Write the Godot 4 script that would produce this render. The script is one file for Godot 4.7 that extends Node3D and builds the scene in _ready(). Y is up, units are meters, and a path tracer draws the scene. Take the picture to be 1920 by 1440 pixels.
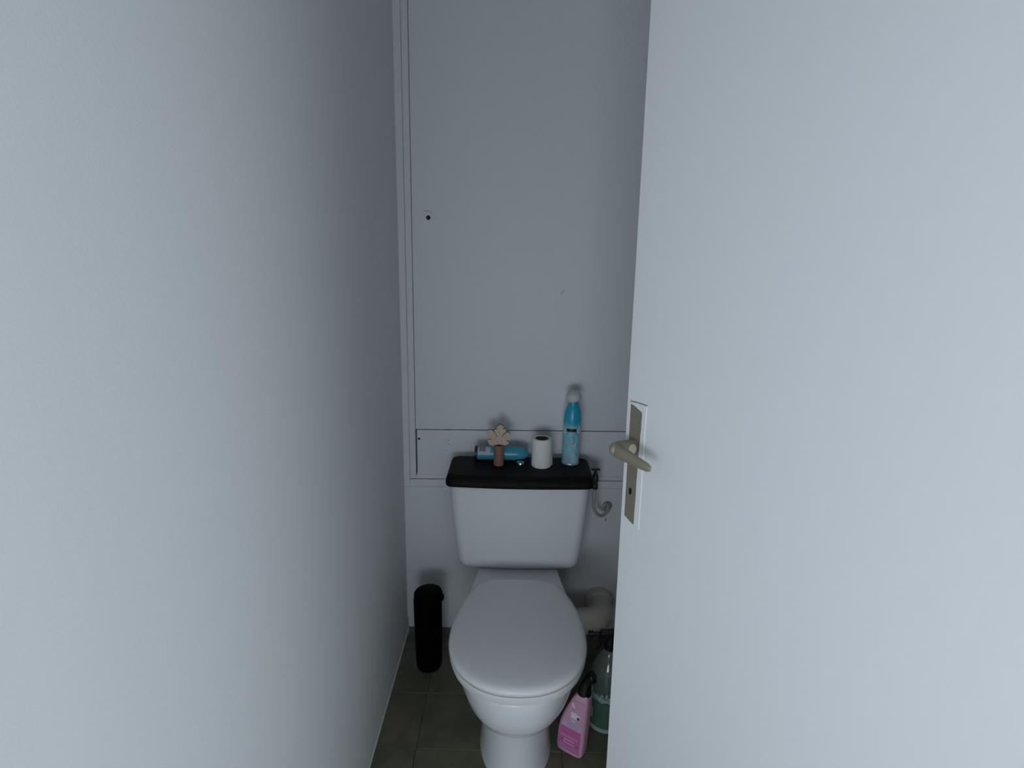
extends Node3D
# A small toilet room seen from its doorway. Metres, y up. The camera stands in the doorway at (0, 1.42, 0) and looks along -z.

const BACK := -1.842        # face of the boarding on the back wall
const LEFT := -0.3895       # face of the left wall at the floor
const CX := 0.0145          # middle line of the toilet
const LID := 0.715          # top of the cistern lid
const HALL := 1.25          # wall of the hall opposite the doorway
const WIN_END := Vector2(-1.25, 0.25)    # x span of the unseen window opposite the doorway, chosen for its light
const WIN_SIDE := Vector2(0.08, 1.10)    # z span of the window added in the hall side wall for its light
const DAY := 3.05           # brightness of the area lamps set in the windows
const SIDE := 1.45          # that side wall
const WIN_LOW := 0.55
const WIN_TOP := 1.20       # lower edge of the added shutter that cuts off high light

var taken := {}

# ------------------------------------------------------------------ mesh helpers
func geo() -> Dictionary:
	return {"v": [], "uv": [], "t": []}

func orient(g: Dictionary, from: int) -> void:
	# turn the triangles added since `from` so that front faces run clockwise seen from outside
	var vol := 0.0
	var t: Array = g.t
	var v: Array = g.v
	var i := from
	var o: Vector3 = v[t[from]]
	while i < t.size():
		var a: Vector3 = v[t[i]] - o
		var b: Vector3 = v[t[i + 1]] - o
		var c: Vector3 = v[t[i + 2]] - o
		vol += a.dot(b.cross(c))
		i += 3
	if vol > 0.0:
		i = from
		while i < t.size():
			var k = t[i + 1]
			t[i + 1] = t[i + 2]
			t[i + 2] = k
			i += 3

func loft(g: Dictionary, rings: Array, caps := true, xf := Transform3D.IDENTITY) -> void:
	# rings of equal size, each closed
	var start: int = g.v.size()
	var from: int = g.t.size()
	var n: int = rings[0].size()
	var m := rings.size()
	for j in m:
		for i in n + 1:
			g.v.append(xf * (rings[j][i % n] as Vector3))
			g.uv.append(Vector2(float(i) / n, 1.0 - float(j) / maxf(m - 1, 1)))
	for j in m - 1:
		for i in n:
			var a := start + j * (n + 1) + i
			var b := a + 1
			var c := a + n + 1
			var d := c + 1
			g.t.append_array([a, b, d, a, d, c])
	if caps:
		for e in [0, m - 1]:
			var mid := Vector3.ZERO
			for p in rings[e]: mid += p
			mid /= n
			var ci: int = g.v.size()
			g.v.append(xf * mid); g.uv.append(Vector2(0.5, 1.0 - float(e) / maxf(m - 1, 1)))
			for i in n:
				var a: int = start + e * (n + 1) + i
				if e == 0: g.t.append_array([ci, a + 1, a])
				else: g.t.append_array([ci, a, a + 1])
	orient(g, from)

func lathe(g: Dictionary, prof: Array, seg := 32, xf := Transform3D.IDENTITY, caps := true, vspan := Vector2.ZERO) -> void:
	# prof: Vector2(radius, height) from bottom to top; vspan gives the heights that map to v = 1 and 0
	var rings := []
	for p in prof:
		var r := []
		for i in seg:
			var a := TAU * i / seg
			r.append(Vector3(maxf(p.x, 0.00005) * sin(a), p.y, maxf(p.x, 0.00005) * cos(a)))
		rings.append(r)
	var s: int = g.v.size()
	loft(g, rings, caps, xf)
	if vspan != Vector2.ZERO:
		for j in prof.size():
			for i in seg + 1:
				g.uv[s + j * (seg + 1) + i].y = 1.0 - (prof[j].y - vspan.x) / (vspan.y - vspan.x)

func tube(g: Dictionary, pts: Array, rad, seg := 14, caps := true) -> void:
	# rad: one radius or one for each point
	var rings := []
	var up := Vector3.UP
	for k in pts.size():
		var a: Vector3 = pts[maxi(k - 1, 0)]
		var b: Vector3 = pts[mini(k + 1, pts.size() - 1)]
		var d := (b - a).normalized()
		if k == 0 and absf(d.dot(up)) > 0.9: up = Vector3.FORWARD
		var side := d.cross(up).normalized()
		up = side.cross(d).normalized()
		var r: float = rad[k] if rad is Array else rad
		var ring := []
		for i in seg:
			var w := TAU * i / seg
			ring.append(pts[k] + side * cos(w) * r + up * sin(w) * r)
		rings.append(ring)
	loft(g, rings, caps)

func curve(pts: Array, steps := 8) -> Array:
	# Catmull-Rom through the points
	var out := []
	for i in pts.size() - 1:
		var p0: Vector3 = pts[maxi(i - 1, 0)]
		var p3: Vector3 = pts[mini(i + 2, pts.size() - 1)]
		for s in steps:
			out.append((pts[i] as Vector3).cubic_interpolate(pts[i + 1], p0, p3, float(s) / steps))
	out.append(pts[-1])
	return out

func inset(q: Array, d: float) -> Array:
	var out := []
	var n := q.size()
	var area := 0.0
	for i in n: area += (q[i] as Vector2).cross(q[(i + 1) % n])
	var sg := 1.0 if area > 0.0 else -1.0
	for i in n:
		var p: Vector2 = q[i]
		var a := (p - (q[(i + n - 1) % n] as Vector2)).normalized()
		var b := ((q[(i + 1) % n] as Vector2) - p).normalized()
		var na := Vector2(-a.y, a.x) * sg
		var nb := Vector2(-b.y, b.x) * sg
		var h := (na + nb).normalized()
		out.append(p + h * d / maxf(h.dot(na), 0.3))
	return out

func slab(g: Dictionary, q: Array, front: float, back: float, ch := 0.0015, xf := Transform3D.IDENTITY) -> void:
	# a convex outline in XY from z = back to z = front, its front and back edges chamfered
	var rings := []
	var qi := inset(q, ch)
	for e in [[qi, back], [q, back + ch], [q, front - ch], [qi, front]]:
		var r := []
		for p in e[0]: r.append(Vector3(p.x, p.y, e[1]))
		rings.append(r)
	loft(g, rings, true, xf)

func box(g: Dictionary, a: Vector3, b: Vector3, ch := 0.0015, xf := Transform3D.IDENTITY) -> void:
	slab(g, [Vector2(a.x, a.y), Vector2(b.x, a.y), Vector2(b.x, b.y), Vector2(a.x, b.y)], b.z, a.z, ch, xf)

func sheet(g: Dictionary, poly: Array, z: float, xf := Transform3D.IDENTITY) -> void:
	# flat face of any outline, looking along +z
	var pp := PackedVector2Array(poly)
	var idx := Geometry2D.triangulate_polygon(pp)
	var s: int = g.v.size()
	for p in poly:
		g.v.append(xf * Vector3(p.x, p.y, z)); g.uv.append(p)
	for i in range(0, idx.size(), 3):
		var a: Vector2 = pp[idx[i]]
		var b: Vector2 = pp[idx[i + 1]]
		var c: Vector2 = pp[idx[i + 2]]
		if (b - a).cross(c - a) > 0.0: g.t.append_array([s + idx[i], s + idx[i + 2], s + idx[i + 1]])
		else: g.t.append_array([s + idx[i], s + idx[i + 1], s + idx[i + 2]])

func build(g: Dictionary, crease := 40.0) -> ArrayMesh:
	var v: Array = g.v
	var t: Array = g.t
	var fn := []
	var near := {}
	for i in range(0, t.size(), 3):
		var a: Vector3 = v[t[i]]
		var nn: Vector3 = ((v[t[i + 2]] as Vector3) - a).cross((v[t[i + 1]] as Vector3) - a)
		fn.append(nn)
		if nn.length() < 1e-13: continue
		for k in 3:
			var key := Vector3i((v[t[i + k]] as Vector3) * 50000.0)
			if not near.has(key): near[key] = []
			near[key].append(i / 3)
	var lim := cos(deg_to_rad(crease))
	var st := SurfaceTool.new()
	st.begin(Mesh.PRIMITIVE_TRIANGLES)
	for i in range(0, t.size(), 3):
		var n0: Vector3 = fn[i / 3]
		if n0.length() < 1e-13: continue
		var u := n0.normalized()
		for k in 3:
			var p: Vector3 = v[t[i + k]]
			var s := Vector3.ZERO
			for f in near[Vector3i(p * 50000.0)]:
				if (fn[f] as Vector3).normalized().dot(u) > lim: s += fn[f]
			st.set_normal(s.normalized() if s.length() > 1e-14 else u)
			st.set_uv(g.uv[t[i + k]])
			st.add_vertex(p)
	return st.commit()

func obj(called: String, g, m: Material, parent: Node = self, crease := 40.0) -> MeshInstance3D:
	var o := MeshInstance3D.new()
	o.name = called if parent != self else numbered(called)
	o.mesh = g if g is Mesh else build(g, crease)
	o.material_override = m
	o.cast_shadow = GeometryInstance3D.SHADOW_CASTING_SETTING_ON
	parent.add_child(o, true)
	return o

func numbered(called: String) -> String:
	var n: int = taken.get(called, 0)
	taken[called] = n + 1
	return called if n == 0 else "%s_%03d" % [called, n]

func thing(called: String, label: String, category: String, at := Vector3.ZERO, group := "") -> Node3D:
	var o := Node3D.new()
	o.name = numbered(called)
	add_child(o)
	o.position = at
	o.set_meta("label", label)
	o.set_meta("category", category)
	if group: o.set_meta("group", group)
	return o

func setting(called: String, label: String, category := "") -> Node3D:
	var o := Node3D.new()
	o.name = called
	add_child(o)
	o.set_meta("kind", "structure")
	o.set_meta("label", label)
	o.set_meta("category", category if category else called.get_slice("_", 0))
	return o

func struct(called: String, g, m: Material, label: String, category := "") -> MeshInstance3D:
	var o := obj(called, g, m)
	o.set_meta("kind", "structure")
	o.set_meta("label", label)
	o.set_meta("category", category if category else called.get_slice("_", 0))
	return o

# ------------------------------------------------------------------ materials
func mat(c: Color, rough := 0.5, metal := 0.0) -> StandardMaterial3D:
	var m := StandardMaterial3D.new()
	m.albedo_color = c
	m.roughness = rough
	m.metallic = metal
	return m

func noise(freq: float, octaves: int, seed_: int, size := 512, ramp: Gradient = null) -> NoiseTexture2D:
	var f := FastNoiseLite.new()
	f.seed = seed_
	f.frequency = freq
	f.noise_type = FastNoiseLite.TYPE_SIMPLEX_SMOOTH
	f.fractal_octaves = octaves
	var t := NoiseTexture2D.new()
	t.width = size; t.height = size
	t.seamless = true
	t.noise = f
	if ramp: t.color_ramp = ramp
	return t

func ramp(a: Color, b: Color, lo := 0.3, hi := 0.7) -> Gradient:
	var g := Gradient.new()
	g.offsets = PackedFloat32Array([lo, hi])
	g.colors = PackedColorArray([a, b])
	return g

func relief(m: StandardMaterial3D, tex: Texture2D, cm: float, scale: float) -> StandardMaterial3D:
	m.heightmap_enabled = true
	m.heightmap_texture = tex
	m.heightmap_scale = cm
	m.uv1_triplanar = true
	m.uv1_world_triplanar = true
	m.uv1_scale = Vector3.ONE * scale
	return m

# ------------------------------------------------------------------ scene
func _ready() -> void:
	# camera
	var cam := Camera3D.new()
	cam.name = "camera"
	add_child(cam)
	cam.position = Vector3(0, 1.4225, 0)
	cam.rotation_degrees = Vector3(-14.28, 0.49, 0.89)
	cam.fov = rad_to_deg(2.0 * atan(720.0 / 1075.0))
	cam.near = 0.02
	cam.current = true
	# overcast daylight
	var sky_mat := ProceduralSkyMaterial.new()
	sky_mat.sky_top_color = Color(0.80, 0.88, 0.96)
	sky_mat.sky_horizon_color = Color(0.84, 0.90, 0.96)
	sky_mat.ground_bottom_color = Color(0.60, 0.63, 0.66)
	sky_mat.ground_horizon_color = Color(0.64, 0.67, 0.70)
	sky_mat.sun_angle_max = 0.0
	var sky := Sky.new()
	sky.sky_material = sky_mat
	var env := Environment.new()
	env.background_mode = Environment.BG_SKY
	env.sky = sky
	env.background_energy_multiplier = 0.6
	env.tonemap_mode = Environment.TONE_MAPPER_LINEAR
	env.tonemap_exposure = 1.0
	env.sdfgi_enabled = true
	env.ssao_enabled = true
	env.ssil_enabled = true
	var we := WorldEnvironment.new()
	we.name = "world_environment"
	we.environment = env
	add_child(we)

	# area lamps added as daylight at two unseen hall windows, placed for their effect
	for k in 2:
		var q: Vector2 = [WIN_END, WIN_SIDE][k]
		var day := AreaLight3D.new()
		day.name = "added_window_light"
		day.area_size = Vector2(q.y - q.x - 0.12, WIN_TOP - WIN_LOW - 0.1)
		var mid := (WIN_TOP + WIN_LOW + 0.1) / 2
		if k == 0: day.position = Vector3((q.x + q.y) / 2, mid, HALL + 0.08)      # shines along -z
		else:
			day.position = Vector3(SIDE + 0.08, mid, (q.x + q.y) / 2)
			day.rotation.y = PI / 2                                               # shines along -x
		day.light_color = Color(0.905, 0.948, 0.995)
		day.light_energy = DAY * day.area_size.x * day.area_size.y
		day.area_normalize_energy = true
		day.area_range = 12.0
		day.shadow_enabled = true
		add_child(day, true)

	rooms()
	back_wall()
	the_door()
	toilet()
	waste_pipe()
	supply_valve()
	brush_holder()
	pink_bottle()
	spray_bottle()
	lid_things()

# ------------------------------------------------------------------ the room and the hall behind the camera
var white_wall: StandardMaterial3D
var white_board: StandardMaterial3D
var gloss_white: StandardMaterial3D

func rooms() -> void:
	white_wall = relief(mat(Color(0.90, 0.905, 0.905), 0.75), noise(0.09, 2, 3), 0.02, 4.0)
	white_board = relief(mat(Color(0.89, 0.895, 0.905), 0.5), noise(0.09, 2, 5), 0.015, 4.0)
	gloss_white = relief(mat(Color(0.92, 0.925, 0.93), 0.42), noise(0.02, 2, 8), 0.05, 2.0)
	# floor: slab and dark tiles
	var fl := setting("floor", "dark olive brown tiled floor around the toilet")
	var g := geo()
	box(g, Vector3(-0.45, -0.14, -2.0), Vector3(0.70, -0.0035, -0.14), 0.001)
	obj("screed", g, mat(Color(0.22, 0.22, 0.18), 0.9), fl)
	var pitch := 0.2083
	var tg := geo()
	var h := pitch / 2 - 0.0005
	slab(tg, [Vector2(-h, -h), Vector2(h, -h), Vector2(h, h), Vector2(-h, h)], 0.0, -0.006, 0.0012, Transform3D(Basis(Vector3.RIGHT, -PI / 2), Vector3.ZERO))
	var tile_mesh := build(tg)
	var tile_mats := []
	var tones := [[Color(0.44, 0.432, 0.35), Color(0.385, 0.38, 0.305)], [Color(0.425, 0.43, 0.345), Color(0.375, 0.38, 0.30)], [Color(0.44, 0.42, 0.345), Color(0.385, 0.37, 0.30)], [Color(0.43, 0.435, 0.36), Color(0.375, 0.38, 0.31)]]
	for k in 4:
		var m := mat(Color.WHITE, 0.5)
		m.albedo_texture = noise(0.008, 5, 20 + k, 512, ramp(tones[k][0], tones[k][1]))
		m.uv1_triplanar = true
		m.uv1_world_triplanar = true
		m.uv1_scale = Vector3.ONE * 2.2
		tile_mats.append(m)
	var rng := RandomNumberGenerator.new()
	rng.seed = 7
	for i in range(-1, 5):
		for k in range(-3, 6):
			var o := obj("tile", tile_mesh, tile_mats[rng.randi() % 4], fl)
			o.position = Vector3(-0.27 + (i + 0.5) * pitch, rng.randf_range(-0.0004, 0.0), -1.33 + (k + 0.5) * pitch)
	# left wall, a little out of plumb
	g = geo()
	slab(g, [Vector2(LEFT, -0.12), Vector2(LEFT, 0.0), Vector2(LEFT + 0.0195, 2.5), Vector2(LEFT + 0.0195, 2.6), Vector2(LEFT - 0.1, 2.6), Vector2(LEFT - 0.1, -0.12)], -0.12, -2.0, 0.0005)
	struct("wall_left", g, white_wall, "white roller-painted wall beside the toilet with no fittings")
	g = geo()
	tube(g, [Vector3(LEFT, 0.0015, -1.85), Vector3(LEFT, 0.0015, -0.2)], 0.0042, 8)
	struct("trim_1", g, mat(Color(0.84, 0.84, 0.82), 0.6), "thin white sealant bead along the foot of the plain wall")
	# right wall, behind the open door
	g = geo()
	box(g, Vector3(0.62, -0.12, -2.0), Vector3(0.72, 2.6, -0.12), 0.0005)
	struct("wall_right", g, white_wall, "white painted wall hidden behind the open door")
	# ceiling over both rooms
	g = geo()
	box(g, Vector3(-1.7, 2.5, -2.0), Vector3(1.7, 2.62, HALL + 0.2), 0.0005)
	struct("ceiling", g, white_wall, "white painted ceiling over toilet room and hall")
	# partition with the doorway
	g = geo()
	box(g, Vector3(-1.7, -0.12, -0.22), Vector3(-0.30, 2.6, -0.12), 0.0005)
	box(g, Vector3(0.585, -0.12, -0.22), Vector3(1.7, 2.6, -0.12), 0.0005)
	box(g, Vector3(-0.31, 2.06, -0.22), Vector3(0.595, 2.6, -0.12), 0.0005)
	struct("wall_front", g, white_wall, "white partition around the doorway of the toilet room")
	# hall behind the camera; its unseen windows and half-lowered shutters are shaped for the light
	g = geo()
	box(g, Vector3(-1.7, -0.14, -0.14), Vector3(1.7, 0.0, HALL + 0.2), 0.0005)
	struct("floor_hall", g, mat(Color(0.36, 0.34, 0.30), 0.5), "dark floor of the hall outside the doorway", "floor")
	g = geo()
	box(g, Vector3(-1.7, -0.12, -0.14), Vector3(-1.6, 2.6, HALL + 0.2), 0.0005)
	struct("wall_hall_left", g, white_wall, "white plain side wall of the hall", "wall")
	var wy := Vector2(WIN_LOW, 2.10)
	# window walls, laid out along x with the room towards -z, then turned into place
	var spans := [[-1.7, 1.7, WIN_END, Transform3D(Basis(), Vector3(0, 0, HALL))], [-HALL - 0.2, 0.14, Vector2(-WIN_SIDE.y, -WIN_SIDE.x), Transform3D(Basis(Vector3.UP, PI / 2), Vector3(SIDE, 0, 0))]]
	var fm := mat(Color(0.9, 0.9, 0.9), 0.4)
	var gm := mat(Color(0.97, 0.99, 0.98, 0.05), 0.02)
	gm.transparency = BaseMaterial3D.TRANSPARENCY_ALPHA
	var sm := mat(Color(0.80, 0.80, 0.78), 0.5)
	for k in 2:
		var q: Vector2 = spans[k][2]
		var xf: Transform3D = spans[k][3]
		g = geo()
		box(g, Vector3(spans[k][0], -0.12, 0), Vector3(q.x, 2.6, 0.2), 0.0005, xf)
		box(g, Vector3(q.y, -0.12, 0), Vector3(spans[k][1], 2.6, 0.2), 0.0005, xf)
		box(g, Vector3(q.x - 0.01, -0.12, 0), Vector3(q.y + 0.01, wy.x, 0.2), 0.0005, xf)
		box(g, Vector3(q.x - 0.01, wy.y, 0), Vector3(q.y + 0.01, 2.6, 0.2), 0.0005, xf)
		struct(["wall_hall_end", "wall_hall_side"][k], g, white_wall, ["white hall wall with an unseen window opposite the doorway", "white hall wall with an added window at right angles to doorway"][k], "wall")
		var w := setting("window_%d" % (k + 1), ["unseen white framed window opposite the toilet doorway, sized for its light", "white framed window added in the side wall of the hall for its light"][k])
		var x0 := q.x + 0.004
		var x1 := q.y - 0.004
		g = geo()
		box(g, Vector3(x0, wy.x + 0.004, 0.09), Vector3(x0 + 0.06, wy.y - 0.004, 0.14), 0.0015, xf)
		box(g, Vector3(x1 - 0.06, wy.x + 0.004, 0.09), Vector3(x1, wy.y - 0.004, 0.14), 0.0015, xf)
		box(g, Vector3(x0 + 0.055, wy.x + 0.004, 0.09), Vector3(x1 - 0.055, wy.x + 0.10, 0.14), 0.0015, xf)
		box(g, Vector3(x0 + 0.055, wy.y - 0.07, 0.09), Vector3(x1 - 0.055, wy.y - 0.004, 0.14), 0.0015, xf)
		obj("window_frame", g, fm, w)
		g = geo()
		box(g, Vector3(x0 + 0.055, wy.x + 0.09, 0.112), Vector3(x1 - 0.055, wy.y - 0.065, 0.118), 0.0005, xf)
		obj("pane", g, gm, w)
		g = geo()
		box(g, Vector3(q.x + 0.005, 0.0, 0.159), Vector3(q.y - 0.005, 0.045, 0.171), 0.002, xf)
		var slat := build(g)
		var y := WIN_TOP
		while y < wy.y:
			var o := obj("added_slat", slat, sm, w)  # shutter added out of view to block the upper window light
			o.position.y = y
			y += 0.0455

# ------------------------------------------------------------------ boarding, hatch
func sk(x: float, y: float) -> Vector2:
	# the boarding is slightly out of square
	return Vector2(x + 0.0088 * (y - 0.6), y + 0.0083 * (x + 0.339))

func board(g: Dictionary, x0: float, y0: float, x1: float, y1: float, front: float, back: float, ch := 0.0012) -> void:
	slab(g, [sk(x0, y0), sk(x1, y0), sk(x1, y1), sk(x0, y1)], front, back, ch)

func back_wall() -> void:
	var g := geo()
	box(g, Vector3(-0.5, -0.12, -2.0), Vector3(0.72, 2.6, -1.905), 0.0005)
	struct("wall_back", g, white_wall, "white wall behind the boarding and the access hatch")
	g = geo()
	box(g, Vector3(-0.40, 0.0, -1.904), Vector3(0.62, 0.062, BACK - 0.019), 0.001)
	struct("baseboard_back", g, white_board, "low white baseboard under the boarding behind the toilet")
	g = geo()
	board(g, -0.41, 0.055, 0.63, 0.5785, BACK - 0.0015, -1.90)
	var dado := struct("wall_back_dado", g, white_board, "white painted board behind the cistern below the hatch", "wall")
	g = geo()
	lathe(g, [Vector2(0.0052, 0.0), Vector2(0.004, 0.0003), Vector2(0.0, 0.0004)], 11, Transform3D(Basis(Vector3.RIGHT, PI / 2).scaled(Vector3(0.7, 1.5, 1.0)), Vector3(0.3215, 0.466, BACK - 0.0016)))
	obj("stain", g, mat(Color(0.66, 0.64, 0.56), 0.8), dado)
	# hatch: casing, inner frame, two panels
	var h := thing("access_hatch", "tall white painted access hatch in boarding above the cistern", "hatch")
	g = geo()
	board(g, -0.415, 0.5795, -0.3645, 2.52, BACK, -1.90)
	obj("casing", g, white_board, h)
	g = geo()
	board(g, -0.364, 0.5795, 0.63, 0.6065, BACK, -1.90)
	obj("casing", g, white_board, h)
	g = geo()
	board(g, 0.56, 0.607, 0.63, 2.52, BACK, -1.90)
	obj("casing", g, white_board, h)
	g = geo()
	board(g, -0.3641, 0.6085, -0.3435, 2.52, BACK - 0.002, -1.89, 0.0015)
	obj("inner_frame", g, white_board, h)
	g = geo()
	board(g, -0.343, 0.6085, 0.558, 0.6237, BACK - 0.002, -1.89, 0.0012)
	obj("inner_frame", g, white_board, h)
	g = geo()
	board(g, -0.3417, 0.7895, 0.556, 2.50, BACK - 0.001, BACK - 0.019, 0.001)
	var up := obj("upper_panel", g, white_board, h)
	g = geo()
	board(g, -0.3383, 0.6240, 0.556, 0.7865, BACK - 0.002, BACK - 0.020, 0.0008)
	var low := obj("lower_panel", g, white_board, h)
	var dark := mat(Color(0.03, 0.03, 0.03), 0.6)
	g = geo()
	lathe(g, [Vector2(0.0068, 0.0), Vector2(0.0068, 0.0010), Vector2(0.0058, 0.0014), Vector2(0.0050, 0.0007), Vector2(0.0, 0.0006)], 18, Transform3D(Basis(Vector3.RIGHT, PI / 2), Vector3(-0.2827, 1.4799, BACK - 0.0014)))
	obj("lock_insert", g, dark, up)
	g = geo()
	tube(g, curve([Vector3(-0.296, 1.497, BACK - 0.0009), Vector3(-0.288, 1.500, BACK - 0.0009), Vector3(-0.277, 1.4985, BACK - 0.0009), Vector3(-0.271, 1.494, BACK - 0.0009)], 4), 0.0006, 5)
	obj("scratch", g, mat(Color(0.5, 0.5, 0.5), 0.7), up)
	g = geo()
	tube(g, curve([Vector3(0.134, 1.2525, BACK - 0.0009), Vector3(0.139, 1.2555, BACK - 0.0009), Vector3(0.1425, 1.259, BACK - 0.0009), Vector3(0.144, 1.266, BACK - 0.0009)], 4), 0.0007, 5)
	obj("scratch", g, mat(Color(0.42, 0.42, 0.42), 0.7), up)
	g = geo()
	lathe(g, [Vector2(0.0042, 0.0), Vector2(0.0042, 0.0009), Vector2(0.0034, 0.0012), Vector2(0.0, 0.0007)], 14, Transform3D(Basis(Vector3.RIGHT, PI / 2), Vector3(-0.3300, 0.7549, BACK - 0.0024)))
	obj("screw_hole", g, dark, low)
	for c in [[-0.229, 0.7515, 0.0022], [-0.2285, 0.7375, 0.0026], [-0.239, 0.715, 0.0018], [-0.243, 0.728, 0.001]]:
		g = geo()
		lathe(g, [Vector2(c[2], 0.0), Vector2(c[2] * 0.8, 0.0004), Vector2(0.0, 0.0005)], 9, Transform3D(Basis(Vector3.RIGHT, PI / 2), Vector3(c[0], c[1], BACK - 0.0022)))
		obj("paint_chip", g, mat(Color(0.62, 0.63, 0.64), 0.8), low)

# ------------------------------------------------------------------ the open door
func the_door() -> void:
	var edge := Vector3(0.2005, 0.0, -1.0)
	var hinge := Vector3(0.57, 0.0, -0.225)
	var s := (hinge - edge).normalized()
	var n := Vector3(-s.z, 0, s.x)                       # towards the room, where the camera stands
	if n.x > 0.0: n = -n
	# door space: x along the door from its free edge, y up, z out of the face; leaning a little like the photograph's
	var b := Basis(s, Vector3(-0.0085, 1.0, 0.0), n)
	var xf := Transform3D(b, edge + Vector3(0.009, 0.0, 0.0))
	var wide := (hinge - edge).length()
	var d := setting("door_1", "white painted door standing open beside the toilet", "door")
	var g := geo()
	box(g, Vector3(0, 0.008, -0.04), Vector3(wide, 2.045, 0.0), 0.0025, xf)
	obj("leaf", g, gloss_white, d)
	# lock plate: painted over, worn down to the metal in its middle
	g = geo()
	var y0 := 0.917
	var y1 := 1.142
	box(g, Vector3(0.0085, y0 - 0.006, -0.001), Vector3(0.0575, y1 + 0.004, 0.0010), 0.0005, xf)
	var plate := obj("lock_plate", g, gloss_white, d)
	var metal := relief(mat(Color(0.55, 0.525, 0.46), 0.5, 0.3), noise(0.05, 4, 31), 0.01, 8.0)
	g = geo()
	var worn := []
	for p in [[17.5, 921], [34, 917], [46.5, 914.5], [46.8, 940], [47.5, 975], [47, 1000], [48, 1030], [47.8, 1060], [49.5, 1082], [49.2, 1090], [50.5, 1098], [50.3, 1115], [50.8, 1128], [49.2, 1132], [44, 1133.2], [38, 1134.8], [34, 1136.2], [26.5, 1137.8], [17.5, 1139.2], [17.2, 1050]]:
		worn.append(Vector2((p[0] - 3.5) * 0.001, p[1] * 0.001))
	sheet(g, worn, 0.0013, xf)
	obj("bare_metal", g, metal, plate)
	g = geo()
	for r in [[Vector2(0.013, 1.1412), Vector2(0.030, 1.1434), 0.0012], [Vector2(0.030, 1.1434), Vector2(0.060, 1.1450), 0.0009]]:
		tube(g, [xf * Vector3(r[0].x, r[0].y + 0.002, 0.001), xf * Vector3(r[1].x, r[1].y + 0.002, 0.001)], r[2], 6)
	obj("paint_ridge", g, mat(Color(0.55, 0.56, 0.58), 0.7), plate)
	g = geo()
	for p in [[0.0275, 0.978, 0.0040], [0.0275, 0.975, 0.0038], [0.0275, 0.972, 0.0034]]:
		lathe(g, [Vector2(p[2], 0.0), Vector2(p[2], 0.0006), Vector2(0.0, 0.0006)], 14, xf * Transform3D(Basis(Vector3.RIGHT, PI / 2), Vector3(p[0], p[1], 0.0012)))
	obj("keyhole", g, mat(Color(0.03, 0.028, 0.025), 0.8), plate)
	# handle: pale bush, neck, flattened lever reaching back along the door
	var hm := relief(mat(Color(0.60, 0.57, 0.50), 0.42, 0.35), noise(0.03, 4, 33), 0.01, 8.0)
	var hy := 1.063
	g = geo()
	var neck := []
	for p in [[0.0, 0.0125, 0.0145], [0.010, 0.0120, 0.0140], [0.022, 0.0120, 0.0140], [0.033, 0.0125, 0.0140], [0.042, 0.0115, 0.0125], [0.048, 0.008, 0.009], [0.051, 0.002, 0.003]]:
		var ring := []
		for i in 18:
			var w := TAU * i / 18
			ring.append(Vector3(0.0285 + p[1] * cos(w), hy + p[2] * sin(w), p[0]))
		neck.append(ring)
	loft(g, neck, true, xf)
	var lever := []
	for p in [[0.017, 0.037, 0.004, 0.005], [0.021, 0.038, 0.0085, 0.0110], [0.034, 0.039, 0.0095, 0.0140], [0.055, 0.0395, 0.008, 0.0125], [0.078, 0.0395, 0.0062, 0.0108], [0.098, 0.039, 0.0052, 0.0095], [0.114, 0.0385, 0.0046, 0.0080], [0.122, 0.038, 0.0035, 0.0055], [0.125, 0.038, 0.001, 0.002]]:
		var ring := []
		for i in 18:
			var w := TAU * i / 18
			ring.append(Vector3(p[0], hy - 0.001 + p[3] * sin(w), p[1] + p[2] * cos(w)))
		lever.append(ring)
	loft(g, lever, true, xf)
	var hd := obj("door_handle", g, hm, d)
	g = geo()
	lathe(g, [Vector2(0.0096, 0.0), Vector2(0.0090, 0.0016), Vector2(0.006, 0.0028), Vector2(0.0, 0.0032)], 20, xf * Transform3D(Basis(Vector3.BACK, -PI / 2) * Basis(), Vector3(0.0395, hy, 0.0125)))
	obj("worn_spot", g, mat(Color(0.88, 0.85, 0.77), 0.5), hd)
	# hinges
	for y in [0.25, 1.05, 1.85]:
		g = geo()
		tube(g, [xf * Vector3(wide + 0.004, y - 0.04, 0.004), xf * Vector3(wide + 0.004, y + 0.04, 0.004)], 0.007, 10)
		obj("hinge", g, gloss_white, d)

# ------------------------------------------------------------------ toilet
func egg(y: float, hw: float, zb: float, zf: float, rear: float, corner := 0.02, flat_rear := false) -> Array:
	# closed outline seen from above, pointed at neither end: straight back edge at zb, round front at zf
	var right := []
	var l := zf - zb
	var peak := 0.56
	var n := 30
	for i in n + 1:
		var a := float(i) / n
		var t := 0.0
		if a < 0.4: t = peak * (a / 0.4)
		else: t = peak + (1.0 - peak) * sin((a - 0.4) / 0.6 * PI / 2)
		var w := 1.0
		if t < peak:
			var u := (peak - t) / peak
			w = 1.0 - (1.0 - rear) * (smoothstep(0.0, 1.0, u) if flat_rear else pow(u, 2.1))
			var dz := t * l
			if dz < corner: w -= (corner - sqrt(maxf(corner * corner - (corner - dz) * (corner - dz), 0.0))) / hw
		else:
			var u := (t - peak) / (1.0 - peak)
			w = pow(maxf(1.0 - pow(u, 2.2), 0.0), 1.0 / 2.2)
		right.append(Vector2(w * hw, zb + t * l))
	var ring := []
	for p in right: ring.append(Vector3(CX + p.x, y, p.y))
	for i in range(right.size() - 2, -1, -1): ring.append(Vector3(CX - right[i].x, y, right[i].y))
	return ring

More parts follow.
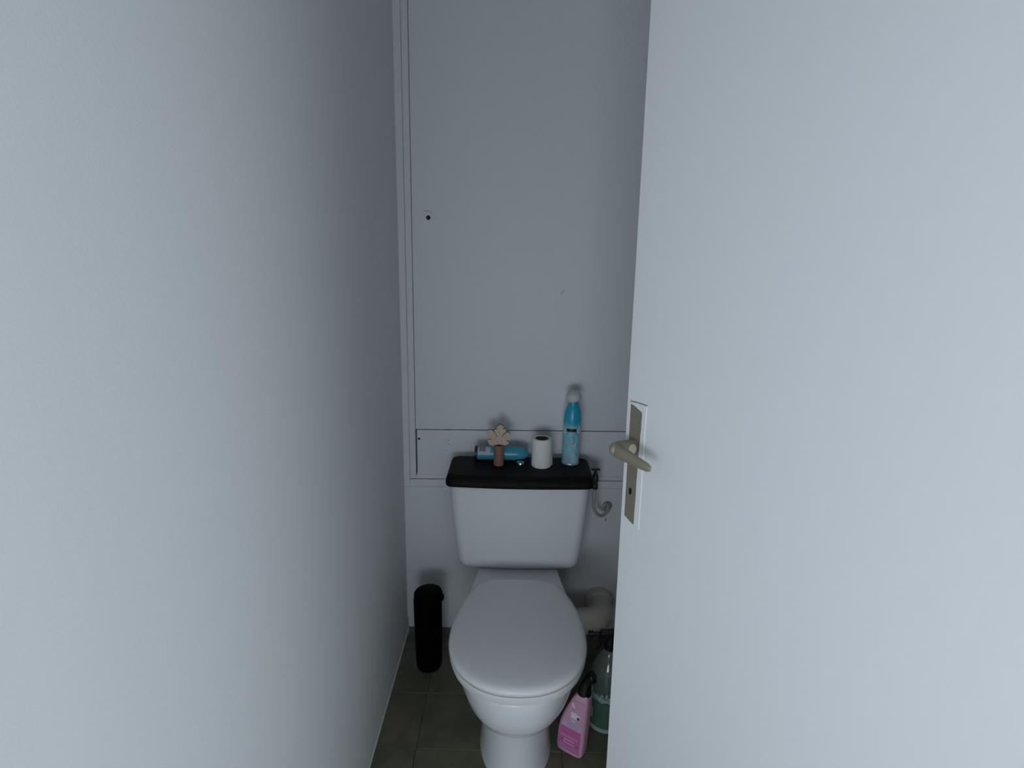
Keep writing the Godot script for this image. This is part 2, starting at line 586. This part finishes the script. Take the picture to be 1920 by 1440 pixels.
func round_rect(y: float, hw: float, z0: float, z1: float, r: float, bulge := 0.0) -> Array:
	var ring := []
	var hd := (z1 - z0) / 2
	var cz := (z0 + z1) / 2
	var k := 7
	var corners := [[1, 1], [-1, 1], [-1, -1], [1, -1]]
	for c in 4:
		for i in k + 1:
			var a := PI / 2 * c + PI / 2 * i / k
			# runs anticlockwise seen from above with z forward
			ring.append(Vector3(CX + corners[c][0] * (hw - r) + r * cos(a), y, cz + corners[c][1] * (hd - r) + r * sin(a)))
		if c == 0 or c == 2:
			var from: Vector3 = ring[-1]
			for i in range(1, 8):
				ring.append(from + Vector3((-2.0 if c == 0 else 2.0) * (hw - r) * i / 8.0, 0, 0))
	if bulge != 0.0:
		for i in ring.size():
			var u: float = (ring[i].x - CX) / hw
			if ring[i].z > cz: ring[i].z += bulge * (1.0 - u * u)
	return ring

func toilet() -> void:
	var t := thing("toilet", "white ceramic toilet with closed white lid and black cistern lid", "toilet")
	var china := mat(Color(0.90, 0.905, 0.91), 0.12)
	var plastic := mat(Color(0.90, 0.90, 0.895), 0.28)
	var g := geo()
	var rings := []
	for r in [[0.0, 0.104, -1.60, -1.225, 0.80], [0.010, 0.103, -1.60, -1.227, 0.80], [0.03, 0.100, -1.60, -1.233, 0.80], [0.10, 0.097, -1.60, -1.240, 0.80], [0.17, 0.095, -1.61, -1.244, 0.80], [0.204, 0.0945, -1.62, -1.244, 0.80], [0.214, 0.100, -1.62, -1.222, 0.79], [0.222, 0.110, -1.62, -1.195, 0.78], [0.231, 0.120, -1.63, -1.157, 0.76], [0.252, 0.134, -1.64, -1.132, 0.76], [0.282, 0.148, -1.66, -1.115, 0.76], [0.318, 0.160, -1.69, -1.104, 0.76], [0.350, 0.166, -1.71, -1.099, 0.76], [0.370, 0.168, -1.715, -1.097, 0.76], [0.378, 0.165, -1.715, -1.100, 0.76], [0.380, 0.158, -1.712, -1.107, 0.76]]:
		rings.append(egg(r[0], r[1], r[2], r[3], r[4], 0.02, true))
	loft(g, rings)
	obj("bowl", g, china, t, 60.0)
	# seat ring and lid
	g = geo()
	rings = []
	for r in [[0.3825, -0.014], [0.3838, -0.002], [0.400, 0.002], [0.4065, 0.001], [0.408, -0.006]]:
		rings.append(egg(r[0], 0.1735 + r[1], -1.515 - r[1], -1.090 + r[1], 0.6, 0.035))
	loft(g, rings)
	obj("seat", g, plastic, t, 50.0)
	g = geo()
	rings = []
	for r in [[0.4112, -0.012], [0.4122, -0.001], [0.420, 0.003], [0.426, 0.001], [0.4305, -0.005], [0.433, -0.013], [0.4345, -0.028]]:
		rings.append(egg(r[0], 0.1745 + r[1], -1.527 - r[1], -1.085 + r[1], 0.6, 0.035 + r[1] * 0.1))
	var last: Array = rings[-1]
	for r in [[0.4358, 0.86], [0.4370, 0.66], [0.4377, 0.40], [0.438, 0.15]]:
		var ring := []
		for p in last: ring.append(Vector3(CX + (p.x - CX) * r[1], r[0], -1.30 + (p.z + 1.30) * r[1]))
		rings.append(ring)
	loft(g, rings)
	obj("lid", g, plastic, t, 50.0)
	for s in [-1.0, 1.0]:
		g = geo()
		lathe(g, [Vector2(0.012, 0.38), Vector2(0.012, 0.402), Vector2(0.010, 0.406), Vector2(0.0, 0.407)], 16, Transform3D(Basis(), Vector3(CX + s * 0.078, 0, -1.525)))
		obj("hinge", g, plastic, t)
	# cistern
	g = geo()
	rings = []
	for r in [[0.3825, 0.180, -1.672, 0.03], [0.3845, 0.188, -1.664, 0.03], [0.391, 0.194, -1.657, 0.032], [0.404, 0.1975, -1.653, 0.034], [0.43, 0.2005, -1.651, 0.035], [0.50, 0.2085, -1.6465, 0.035], [0.57, 0.2145, -1.643, 0.035], [0.64, 0.219, -1.641, 0.035], [0.684, 0.221, -1.640, 0.035]]:
		rings.append(round_rect(r[0], r[1], -1.80, r[2], r[3], 0.010))
	loft(g, rings)
	obj("cistern", g, china, t, 50.0)
	g = geo()
	lathe(g, [Vector2(0.028, 0.3775), Vector2(0.028, 0.3945)], 24, Transform3D(Basis(), Vector3(CX - 0.006, 0, -1.695)))
	obj("gasket", g, mat(Color(0.06, 0.06, 0.06), 0.7), t)
	g = geo()
	rings = []
	for r in [[0.680, -0.003], [0.6815, 0.0], [0.692, 0.001], [0.699, -0.0005], [0.706, -0.003], [0.711, -0.0065], [0.714, -0.011], [0.715, -0.015]]:
		rings.append(round_rect(r[0], 0.2285 + r[1] * 0.8, -1.800 - r[1] * 0.4, -1.622 + r[1] * 1.6, 0.022 + r[1] * 0.4, 0.010))
	loft(g, rings)
	var black := mat(Color.WHITE, 0.55)
	black.metallic_specular = 0.25
	black.albedo_texture = noise(0.02, 4, 41, 256, ramp(Color(0.06, 0.052, 0.048), Color(0.10, 0.088, 0.078)))
	black.uv1_triplanar = true
	black.uv1_world_triplanar = true
	black.uv1_scale = Vector3(3, 14, 14)
	obj("cistern_lid", g, black, t, 50.0)
	g = geo()
	lathe(g, [Vector2(0.0145, 0.0), Vector2(0.0145, 0.004), Vector2(0.0135, 0.008), Vector2(0.0125, 0.0095), Vector2(0.011, 0.0105), Vector2(0.0, 0.0112)], 24, Transform3D(Basis(), Vector3(0.0165, LID - 0.0005, -1.731)))
	obj("flush_button", g, mat(Color(0.75, 0.76, 0.78), 0.15, 1.0), t)

# ------------------------------------------------------------------ pipes
func waste_pipe() -> void:
	var t := thing("waste_pipe", "cream white elbow waste pipe behind the toilet bowl", "pipe")
	var m := mat(Color(0.80, 0.76, 0.71), 0.4)
	var g := geo()
	var p := curve([Vector3(0.114, 0.178, -1.668), Vector3(0.17, 0.178, -1.670), Vector3(0.230, 0.177, -1.674), Vector3(0.280, 0.174, -1.692), Vector3(0.306, 0.162, -1.745), Vector3(0.309, 0.150, -1.845)], 8)
	tube(g, p, 0.043, 28)
	obj("elbow", g, m, t, 50.0)
	g = geo()
	tube(g, [Vector3(0.150, 0.178, -1.6692), Vector3(0.156, 0.178, -1.6695), Vector3(0.178, 0.178, -1.6705), Vector3(0.184, 0.178, -1.671)], [0.044, 0.048, 0.048, 0.044], 28)
	obj("collar", g, m, t)
	g = geo()
	tube(g, [Vector3(0.308, 0.156, -1.79), Vector3(0.308, 0.1555, -1.795), Vector3(0.309, 0.152, -1.825), Vector3(0.309, 0.150, -1.842)], [0.044, 0.049, 0.049, 0.049], 28)
	obj("collar", g, m, t)

func supply_valve() -> void:
	var t := thing("stop_valve", "small dark stop valve with grey hose beside the cistern", "valve")
	var brass := mat(Color(0.22, 0.22, 0.21), 0.4, 0.5)
	var at := Vector3(0.2615, 0.0, -1.74)
	var g := geo()
	lathe(g, [Vector2(0.008, 0.630), Vector2(0.0105, 0.632), Vector2(0.0105, 0.645), Vector2(0.0085, 0.648), Vector2(0.010, 0.655), Vector2(0.0112, 0.664), Vector2(0.0098, 0.676), Vector2(0.007, 0.683), Vector2(0.0055, 0.690), Vector2(0.0035, 0.692), Vector2(0.0035, 0.698)], 12, Transform3D(Basis(), at))
	tube(g, [Vector3(0.2362, 0.660, at.z), Vector3(0.25, 0.660, at.z)], 0.008, 12)
	obj("valve_body", g, brass, t)
	g = geo()
	tube(g, [at + Vector3(-0.014, 0.698, 0), at + Vector3(-0.012, 0.698, 0), at + Vector3(0.012, 0.698, 0), at + Vector3(0.014, 0.698, 0)], [0.0025, 0.0038, 0.0038, 0.0025], 10)
	obj("tap_handle", g, brass, t)
	g = geo()
	tube(g, curve([at + Vector3(0, 0.635, 0), at + Vector3(-0.001, 0.60, 0.0), at + Vector3(0.001, 0.565, -0.005), at + Vector3(0.014, 0.532, -0.02), at + Vector3(0.036, 0.511, -0.045), at + Vector3(0.055, 0.512, -0.068), at + Vector3(0.064, 0.523, -0.078)], 6), 0.0055, 10)
	obj("hose", g, mat(Color(0.68, 0.68, 0.66), 0.5), t)
	g = geo()
	var f := Vector3(0.323, 0.524, 0.0)
	tube(g, [f + Vector3(0, 0, BACK - 0.002), f + Vector3(0, 0, BACK + 0.012), f + Vector3(0, 0, BACK + 0.014), f + Vector3(0, 0, BACK + 0.030)], [0.014, 0.014, 0.009, 0.009], 14)
	tube(g, [f + Vector3(-0.003, -0.012, BACK + 0.024), f + Vector3(0.001, 0.014, BACK + 0.022)], 0.0085, 8)
	obj("wall_fitting", g, mat(Color(0.60, 0.60, 0.58), 0.45, 0.3), t)

# ------------------------------------------------------------------ things on the floor
func brush_holder() -> void:
	var at := Vector3(-0.2825, 0, -1.662)
	var t := thing("brush_holder", "tall narrow black toilet brush holder standing by the plain wall", "brush holder", at)
	var m := mat(Color(0.022, 0.022, 0.024), 0.55)
	m.metallic_specular = 0.15
	var g := geo()
	lathe(g, [Vector2(0.034, 0.0), Vector2(0.039, 0.003), Vector2(0.042, 0.010), Vector2(0.044, 0.03), Vector2(0.0455, 0.12), Vector2(0.0465, 0.22), Vector2(0.0465, 0.262)], 32)
	obj("body", g, m, t)
	g = geo()
	lathe(g, [Vector2(0.0455, 0.262), Vector2(0.0472, 0.264), Vector2(0.0472, 0.281), Vector2(0.0455, 0.287), Vector2(0.041, 0.291), Vector2(0.022, 0.294), Vector2(0.0, 0.295)], 32, Transform3D(Basis(Vector3.FORWARD, -0.045), Vector3(0.0145, -0.001, 0)))
	var cap := obj("cap", g, m, t)
	g = geo()
	tube(g, curve([Vector3(0.046, 0.264, 0.01), Vector3(0.049, 0.268, 0.008), Vector3(0.050, 0.274, 0.006), Vector3(0.047, 0.280, 0.004)], 4), 0.006, 10)
	obj("lip", g, m, cap)

func pink_bottle() -> void:
	var at := Vector3(0.1755, 0.0, -1.343)
	var t := thing("cleaner_bottle", "pink toilet cleaner bottle with a black angled cap leaning by the bowl", "bottle", at)
	t.rotation = Vector3(0.0, -0.53, -0.055)
	t.position.y = 0.0018
	t.scale = Vector3(1.05, 1.15, 1.05)
	var pink := mat(Color(0.86, 0.66, 0.76), 0.35)
	var g := geo()
	var rings := []
	# [height, left, right, half depth]
	for r in [[0.0, -0.033, 0.033, 0.018], [0.003, -0.037, 0.037, 0.022], [0.012, -0.039, 0.039, 0.024], [0.06, -0.039, 0.039, 0.0245], [0.085, -0.036, 0.039, 0.0245], [0.12, -0.026, 0.0385, 0.024], [0.15, -0.014, 0.038, 0.0225], [0.17, -0.006, 0.037, 0.021], [0.180, 0.002, 0.034, 0.018], [0.186, 0.008, 0.030, 0.013]]:
		var ring := []
		var c: float = (r[1] + r[2]) / 2
		var hw: float = (r[2] - r[1]) / 2
		for i in 36:
			var w := TAU * i / 36
			var cs := cos(w)
			var sn := sin(w)
			ring.append(Vector3(c + hw * signf(cs) * pow(absf(cs), 0.42), r[0], r[3] * signf(sn) * pow(absf(sn), 0.5)))
		rings.append(ring)
	loft(g, rings)
	obj("body", g, pink, t, 45.0)
	# label on the front, printed
	var im := Image.create(128, 320, false, Image.FORMAT_RGBA8)
	im.fill(Color(0.84, 0.64, 0.74))
	im.fill_rect(Rect2i(0, 176, 128, 144), Color(0.78, 0.42, 0.64))
	im.fill_rect(Rect2i(52, 60, 62, 62), Color(0.78, 0.66, 0.80))
	for y in 320:
		for x in 128:
			var u := Vector2(x, y)
			if y > 150 - x * 0.05 and y < 176: im.set_pixel(x, y, Color(0.84, 0.68, 0.82))
			if absf(u.x - 70 - (y - 40) * 0.75) < 9 and y > 12 and y < 44: im.set_pixel(x, y, Color(0.93, 0.86, 0.89))
			if u.distance_to(Vector2(100, 90)) < 14: im.set_pixel(x, y, Color(0.93, 0.88, 0.92))
			if u.distance_to(Vector2(102, 96)) < 8: im.set_pixel(x, y, Color(0.28, 0.16, 0.26))
			if u.distance_to(Vector2(110, 270)) < 5 or u.distance_to(Vector2(20, 262)) < 5: im.set_pixel(x, y, Color(0.55, 0.2, 0.45))
	im.fill_rect(Rect2i(58, 72, 34, 36), Color(0.93, 0.89, 0.92))
	im.fill_rect(Rect2i(62, 118, 26, 12), Color(0.86, 0.78, 0.86))
	im.fill_rect(Rect2i(40, 136, 74, 32), Color(0.74, 0.68, 0.80))
	im.fill_rect(Rect2i(10, 226, 104, 14), Color(0.86, 0.52, 0.74))
	im.fill_rect(Rect2i(34, 252, 62, 5), Color(0.93, 0.74, 0.86))
	im.fill_rect(Rect2i(34, 272, 62, 5), Color(0.93, 0.74, 0.86))
	im.fill_rect(Rect2i(34, 252, 5, 25), Color(0.93, 0.74, 0.86))
	im.fill_rect(Rect2i(8, 290, 112, 20), Color(0.78, 0.50, 0.70))
	var lm := mat(Color.WHITE, 0.4)
	lm.albedo_texture = ImageTexture.create_from_image(im)
	g = geo()
	var outline := [[0.014, -0.030, 0.031], [0.06, -0.030, 0.031], [0.085, -0.027, 0.031], [0.12, -0.0175, 0.031], [0.15, -0.007, 0.031], [0.166, 0.0, 0.031]]
	var depth := [0.0246, 0.0251, 0.0251, 0.0246, 0.0231, 0.0219]
	for k in outline.size():
		for e in [1, 2]:
			g.v.append(Vector3(outline[k][e], outline[k][0], depth[k]))
			g.uv.append(Vector2((outline[k][e] + 0.031) / 0.062, 1.0 - (outline[k][0] - 0.014) / 0.152))
	for k in outline.size() - 1:
		var a := k * 2
		g.t.append_array([a, a + 2, a + 1, a + 1, a + 2, a + 3])
	obj("front_label", g, lm, t)
	var black := mat(Color(0.035, 0.045, 0.042), 0.4)
	g = geo()
	tube(g, curve([Vector3(0.018, 0.180, 0.0), Vector3(0.0185, 0.196, -0.001), Vector3(0.022, 0.212, -0.003), Vector3(0.030, 0.226, -0.006), Vector3(0.038, 0.233, -0.008)], 6), [0.019, 0.0185, 0.018, 0.0175, 0.017, 0.0165, 0.016, 0.0155, 0.015, 0.0145, 0.014, 0.0135, 0.013, 0.013, 0.013, 0.0135, 0.014, 0.0145, 0.015, 0.0155, 0.0155, 0.0155, 0.015, 0.013, 0.009], 18)
	obj("cap", g, black, t, 50.0)

func spray_bottle() -> void:
	var at := Vector3(0.289, 0.0, -1.452)
	var t := thing("spray_bottle", "clear spray bottle part filled with green liquid behind pink bottle", "bottle", at)
	var clear := mat(Color(0.80, 0.90, 0.88, 0.12), 0.06)
	clear.transparency = BaseMaterial3D.TRANSPARENCY_ALPHA
	var g := geo()
	lathe(g, [Vector2(0.054, 0.012), Vector2(0.0565, 0.016), Vector2(0.0565, 0.15), Vector2(0.055, 0.165), Vector2(0.048, 0.19), Vector2(0.036, 0.215), Vector2(0.024, 0.235), Vector2(0.016, 0.245), Vector2(0.0145, 0.262)], 36, Transform3D.IDENTITY, false)
	obj("body", g, clear, t, 50.0)
	g = geo()
	lathe(g, [Vector2(0.050, 0.011), Vector2(0.0548, 0.014), Vector2(0.0550, 0.020), Vector2(0.0550, 0.0985), Vector2(0.0545, 0.1), Vector2(0.0, 0.1)], 36)
	obj("liquid", g, mat(Color(0.03, 0.33, 0.19), 0.3), t)
	g = geo()
	lathe(g, [Vector2(0.053, 0.0), Vector2(0.0575, 0.002), Vector2(0.0578, 0.012), Vector2(0.0565, 0.0135)], 36)
	obj("base_band", g, mat(Color(0.62, 0.72, 0.68), 0.5), t)
	g = geo()
	slab(g, [Vector2(-0.006, 0.04), Vector2(0.006, 0.04), Vector2(0.006, 0.075), Vector2(-0.006, 0.075)], 0.0578, 0.0555, 0.0004, Transform3D(Basis(Vector3.UP, -1.05), Vector3.ZERO))
	obj("label", g, mat(Color(0.6, 0.7, 0.66), 0.5), t)
	# foam clinging above the liquid
	var fm := mat(Color(0.62, 0.72, 0.70), 0.5)
	g = geo()
	var rng := RandomNumberGenerator.new()
	rng.seed = 5
	for k in 46:
		var a := rng.randf_range(-1.9, 0.6)
		var rr := rng.randf_range(0.003, 0.0065)
		var y := 0.101 + rr * 0.5 + absf(rng.randfn(0.0, 0.010))
		var c := Vector3(sin(a) * (0.054 - rr), y, cos(a) * (0.054 - rr))
		lathe(g, [Vector2(0.0, -rr), Vector2(rr * 0.7, -rr * 0.7), Vector2(rr, 0.0), Vector2(rr * 0.7, rr * 0.7), Vector2(0.0, rr)], 8, Transform3D(Basis(), c), false)
	var fo := obj("foam", g, fm, t, 80.0)
	fo.set_meta("kind", "stuff")
	var black := mat(Color(0.04, 0.045, 0.045), 0.45)
	g = geo()
	lathe(g, [Vector2(0.017, 0.254), Vector2(0.018, 0.257), Vector2(0.018, 0.275), Vector2(0.013, 0.279), Vector2(0.011, 0.292)], 20)
	obj("neck_ring", g, black, t)
	g = geo()
	slab(g, [Vector2(-0.035, 0.292), Vector2(0.03, 0.288), Vector2(0.034, 0.305), Vector2(0.02, 0.315), Vector2(-0.03, 0.311)], 0.012, -0.012, 0.003)
	var head := obj("spray_head", g, black, t)
	g = geo()
	tube(g, [Vector3(-0.034, 0.302, 0), Vector3(-0.05, 0.302, 0), Vector3(-0.051, 0.302, 0), Vector3(-0.066, 0.302, 0)], [0.006, 0.006, 0.009, 0.009], 12)
	obj("nozzle", g, black, head)
	g = geo()
	tube(g, curve([Vector3(-0.022, 0.294, 0), Vector3(-0.030, 0.278, 0), Vector3(-0.032, 0.262, 0), Vector3(-0.038, 0.248, 0)], 4), 0.005, 10)
	obj("trigger", g, black, head)

# ------------------------------------------------------------------ things on the cistern lid
func can_print(seed_: int, band: bool) -> Image:
	# printed sleeve of an air freshener: teal shoulder, pale blue body with round shapes
	var w := 256
	var h := 256
	var im := Image.create(w, h, false, Image.FORMAT_RGB8)
	var rng := RandomNumberGenerator.new()
	rng.seed = seed_
	var f := FastNoiseLite.new()
	f.seed = seed_
	f.frequency = 0.03
	var dots := []
	for k in 34:
		dots.append([Vector2(rng.randf() * w, rng.randf_range(104, 252)), rng.randf_range(8, 20), rng.randf()])
	var teal := Color(0.13, 0.64, 0.76)
	var pale := Color(0.56, 0.78, 0.84)
	var low := Color(0.60, 0.70, 0.78)
	for y in h:
		for x in w:
			var wob := f.get_noise_2d(x, y) * 14.0
			var c := teal.lerp(pale, smoothstep(70.0, 100.0, y + wob))
			c = c.lerp(low, smoothstep(190.0, 225.0, y + wob))
			for d in dots:
				var dd: float = Vector2(x, y).distance_to(d[0])
				if dd < d[1]:
					c = c.lerp(Color(0.66, 0.86, 0.88) if d[2] < 0.6 else Color(0.50, 0.72, 0.80), 0.65)
					if d[2] > 0.35 and d[2] < 0.75 and dd > d[1] - 3.0 and x > d[0].x + d[1] * 0.4: c = c.lerp(Color(0.12, 0.45, 0.50), 0.75)
			im.set_pixel(x, y, c)
	if band:
		for y in range(92, 130):
			for x in range(92, 175):
				var dd := Vector2(x, y).distance_to(Vector2(162, 108))
				if dd < 20: im.set_pixel(x, y, Color(0.74, 0.82, 0.88) if dd < 17.5 else Color(0.10, 0.30, 0.38))
		im.fill_rect(Rect2i(97, 100, 50, 13), Color(0.03, 0.13, 0.17))
	return im

func lid_things() -> void:
	# standing air freshener
	var at := Vector3(0.1785, LID + 0.0003, -1.752)
	var t := thing("air_freshener_can", "upright blue air freshener can with pale tilted cap beside the paper roll", "spray can", at)
	t.rotation.z = -0.012
	t.scale = Vector3(1.02, 1.105, 1.02)
	var pm := mat(Color.WHITE, 0.3)
	pm.albedo_texture = ImageTexture.create_from_image(can_print(11, true))
	var g := geo()
	lathe(g, [Vector2(0.0265, 0.003), Vector2(0.0272, 0.006), Vector2(0.0272, 0.05), Vector2(0.0272, 0.10), Vector2(0.0274, 0.128), Vector2(0.0272, 0.136), Vector2(0.0262, 0.148), Vector2(0.0235, 0.162), Vector2(0.0195, 0.173), Vector2(0.0165, 0.180)], 40, Transform3D(Basis(Vector3.UP, PI), Vector3.ZERO), true, Vector2(0.0, 0.185))
	obj("body", g, pm, t, 50.0)
	g = geo()
	lathe(g, [Vector2(0.026, 0.0), Vector2(0.0285, 0.001), Vector2(0.0288, 0.004), Vector2(0.0275, 0.0065)], 40)
	obj("rim", g, mat(Color(0.60, 0.68, 0.70), 0.3, 0.4), t)
	g = geo()
	lathe(g, [Vector2(0.0168, 0.1795), Vector2(0.0160, 0.186), Vector2(0.0150, 0.195), Vector2(0.0140, 0.198)], 28)
	obj("neck", g, mat(Color(0.13, 0.60, 0.68), 0.35), t)
	g = geo()
	lathe(g, [Vector2(0.017, 0.0), Vector2(0.0225, 0.0015), Vector2(0.0240, 0.006), Vector2(0.0236, 0.013), Vector2(0.0210, 0.021), Vector2(0.015, 0.0265), Vector2(0.0, 0.0285)], 28, Transform3D(Basis(Vector3(0.45, 0, 1).normalized(), 0.27), Vector3(0.002, 0.1915, 0.0)))
	obj("cap", g, mat(Color(0.78, 0.79, 0.77), 0.45), t, 60.0)
	# lying air freshener behind the diffuser
	at = Vector3(-0.1335, LID + 0.0236, -1.7665)
	t = thing("air_freshener_can", "blue air freshener can lying on its side behind the diffuser", "spray can", at)
	var turn := Transform3D(Basis(Vector3.FORWARD, PI / 2) , Vector3.ZERO)
	pm = mat(Color(0.26, 0.61, 0.71), 0.3)
	g = geo()
	lathe(g, [Vector2(0.0222, 0.008), Vector2(0.0228, 0.012), Vector2(0.0228, 0.06), Vector2(0.0232, 0.13), Vector2(0.0225, 0.142), Vector2(0.0205, 0.155), Vector2(0.0165, 0.166), Vector2(0.010, 0.174), Vector2(0.008, 0.176)], 40, turn, true, Vector2(0.0, 0.18))
	obj("body", g, pm, t, 50.0)
	g = geo()
	lathe(g, [Vector2(0.020, 0.0), Vector2(0.0232, 0.001), Vector2(0.0234, 0.0085), Vector2(0.0222, 0.0095)], 40, turn)
	obj("base", g, mat(Color(0.05, 0.12, 0.14), 0.4), t)
	# its wrapped paper label, seen on the front
	g = geo()
	var arc := []
	for k in 9:
		var a := lerpf(0.05, 1.35, k / 8.0)
		arc.append(Vector2(sin(a) * 0.0234, cos(a) * 0.0234))   # y, z
	for k in arc.size():
		for x in [0.011, 0.052]:
			g.v.append(Vector3(x, arc[k].x, arc[k].y)); g.uv.append(Vector2(x, k))
	for k in arc.size() - 1:
		g.t.append_array([k * 2, k * 2 + 2, k * 2 + 1, k * 2 + 1, k * 2 + 2, k * 2 + 3])
	obj("paper_label", g, mat(Color(0.74, 0.74, 0.80), 0.6), t)
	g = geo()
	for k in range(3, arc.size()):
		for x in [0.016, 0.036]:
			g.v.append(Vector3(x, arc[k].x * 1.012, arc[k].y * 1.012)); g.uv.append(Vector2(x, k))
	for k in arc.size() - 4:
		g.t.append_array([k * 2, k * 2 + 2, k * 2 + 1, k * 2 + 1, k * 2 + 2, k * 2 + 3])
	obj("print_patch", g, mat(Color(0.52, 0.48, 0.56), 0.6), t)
	# diffuser: pinkish tube with a wooden leaf
	at = Vector3(-0.0535, LID + 0.0003, -1.7235)
	t = thing("diffuser", "pinkish brown scent diffuser tube topped by a pale wooden leaf", "diffuser", at)
	g = geo()
	lathe(g, [Vector2(0.0155, 0.0), Vector2(0.0166, 0.0012), Vector2(0.0166, 0.066), Vector2(0.0158, 0.0675), Vector2(0.0128, 0.0675), Vector2(0.0125, 0.060), Vector2(0.0, 0.060)], 32)
	obj("tube", g, mat(Color(0.56, 0.41, 0.37), 0.5), t)
	var px := [[670, 155], [705, 170], [745, 205], [752, 232], [733, 258], [736, 266], [772, 256], [800, 272], [796, 318], [778, 345], [740, 372], [744, 382], [700, 452], [704, 460], [752, 392], [795, 345], [835, 335], [878, 345], [902, 385], [908, 440], [895, 500], [880, 545], [806, 516], [802, 526], [866, 566], [868, 592], [845, 622], [805, 642], [745, 656], [700, 640], [650, 630], [600, 640], [560, 658], [500, 664], [448, 648], [412, 614], [392, 560], [388, 520], [474, 505], [473, 494], [386, 504], [374, 450], [378, 385], [388, 330], [405, 296], [440, 288], [490, 298], [530, 335], [565, 385], [594, 440], [602, 434], [570, 372], [536, 322], [530, 290], [560, 272], [604, 266], [606, 256], [566, 244], [580, 225], [600, 205], [632, 172]]
	var leaf := []
	for p in px: leaf.append(Vector2((p[0] - 645) / 12.0 * 0.00170, (640 - p[1]) / 12.0 * 0.00176))
	var lf := Transform3D(Basis(Vector3.RIGHT, 0.10), Vector3(0.0005, 0.0680, -0.003))
	g = geo()
	sheet(g, leaf, 0.0032, lf)
	var back := []
	for i in leaf.size(): back.append(leaf[i])
	var g2 := geo()
	sheet(g2, back, -0.0032, lf)
	for i in range(0, g2.t.size(), 3):
		var k: int = g2.t[i]
		g2.t[i] = g2.t[i + 1]; g2.t[i + 1] = k
	var base: int = g.v.size()
	g.v.append_array(g2.v); g.uv.append_array(g2.uv)
	for k in g2.t: g.t.append(base + k)
	var wood := mat(Color.WHITE, 0.6)
	wood.albedo_texture = noise(0.02, 4, 51, 256, ramp(Color(0.78, 0.69, 0.61), Color(0.84, 0.76, 0.68)))
	wood.uv1_triplanar = true
	wood.uv1_scale = Vector3(30, 8, 30)
	var lo := obj("wooden_leaf", g, wood, t, 20.0)
	g = geo()
	var ra := []
	var rb := []
	for p in leaf:
		ra.append(lf * Vector3(p.x, p.y, -0.0032))
		rb.append(lf * Vector3(p.x, p.y, 0.0032))
	loft(g, [ra, rb], false)
	obj("burnt_edge", g, mat(Color(0.16, 0.10, 0.07), 0.7), lo, 30.0)
	# paper roll standing on end
	at = Vector3(0.0835, LID + 0.0003, -1.7245)
	t = thing("toilet_paper", "small white paper roll standing on end on the cistern lid", "paper roll", at)
	var paper := relief(mat(Color(0.93, 0.93, 0.92), 0.9), noise(0.06, 3, 61), 0.06, 10.0)
	paper.uv1_world_triplanar = false
	g = geo()
	lathe(g, [Vector2(0.0205, 0.004), Vector2(0.0215, 0.0), Vector2(0.0302, 0.0), Vector2(0.0318, 0.002), Vector2(0.0322, 0.012), Vector2(0.0316, 0.05), Vector2(0.0313, 0.088), Vector2(0.0300, 0.0925), Vector2(0.0270, 0.0935), Vector2(0.0215, 0.0928), Vector2(0.0205, 0.090)], 40, Transform3D.IDENTITY, false)
	obj("sheets", g, paper, t, 50.0)
	g = geo()
	lathe(g, [Vector2(0.0206, 0.001), Vector2(0.0206, 0.0925), Vector2(0.0198, 0.0925), Vector2(0.0198, 0.001)], 32, Transform3D.IDENTITY, false)
	obj("core", g, mat(Color(0.42, 0.36, 0.31), 0.8), t)
	g = geo()
	var rings := []
	for k in 9:
		var y := 0.004 + 0.084 * k / 8.0
		var sp := 0.0045 * (1.0 - k / 8.0)
		var ring := []
		for e in [[0.0318, 0.012], [0.0330 + sp * 0.5, 0.005], [0.0334 + sp, -0.004], [0.0328 + sp, -0.004], [0.0324 + sp * 0.5, 0.005], [0.0313, 0.012]]:
			ring.append(Vector3(e[0] * 0.97, y, e[1]))
		rings.append(ring)
	loft(g, rings)
	obj("loose_sheet", g, paper, t, 50.0)
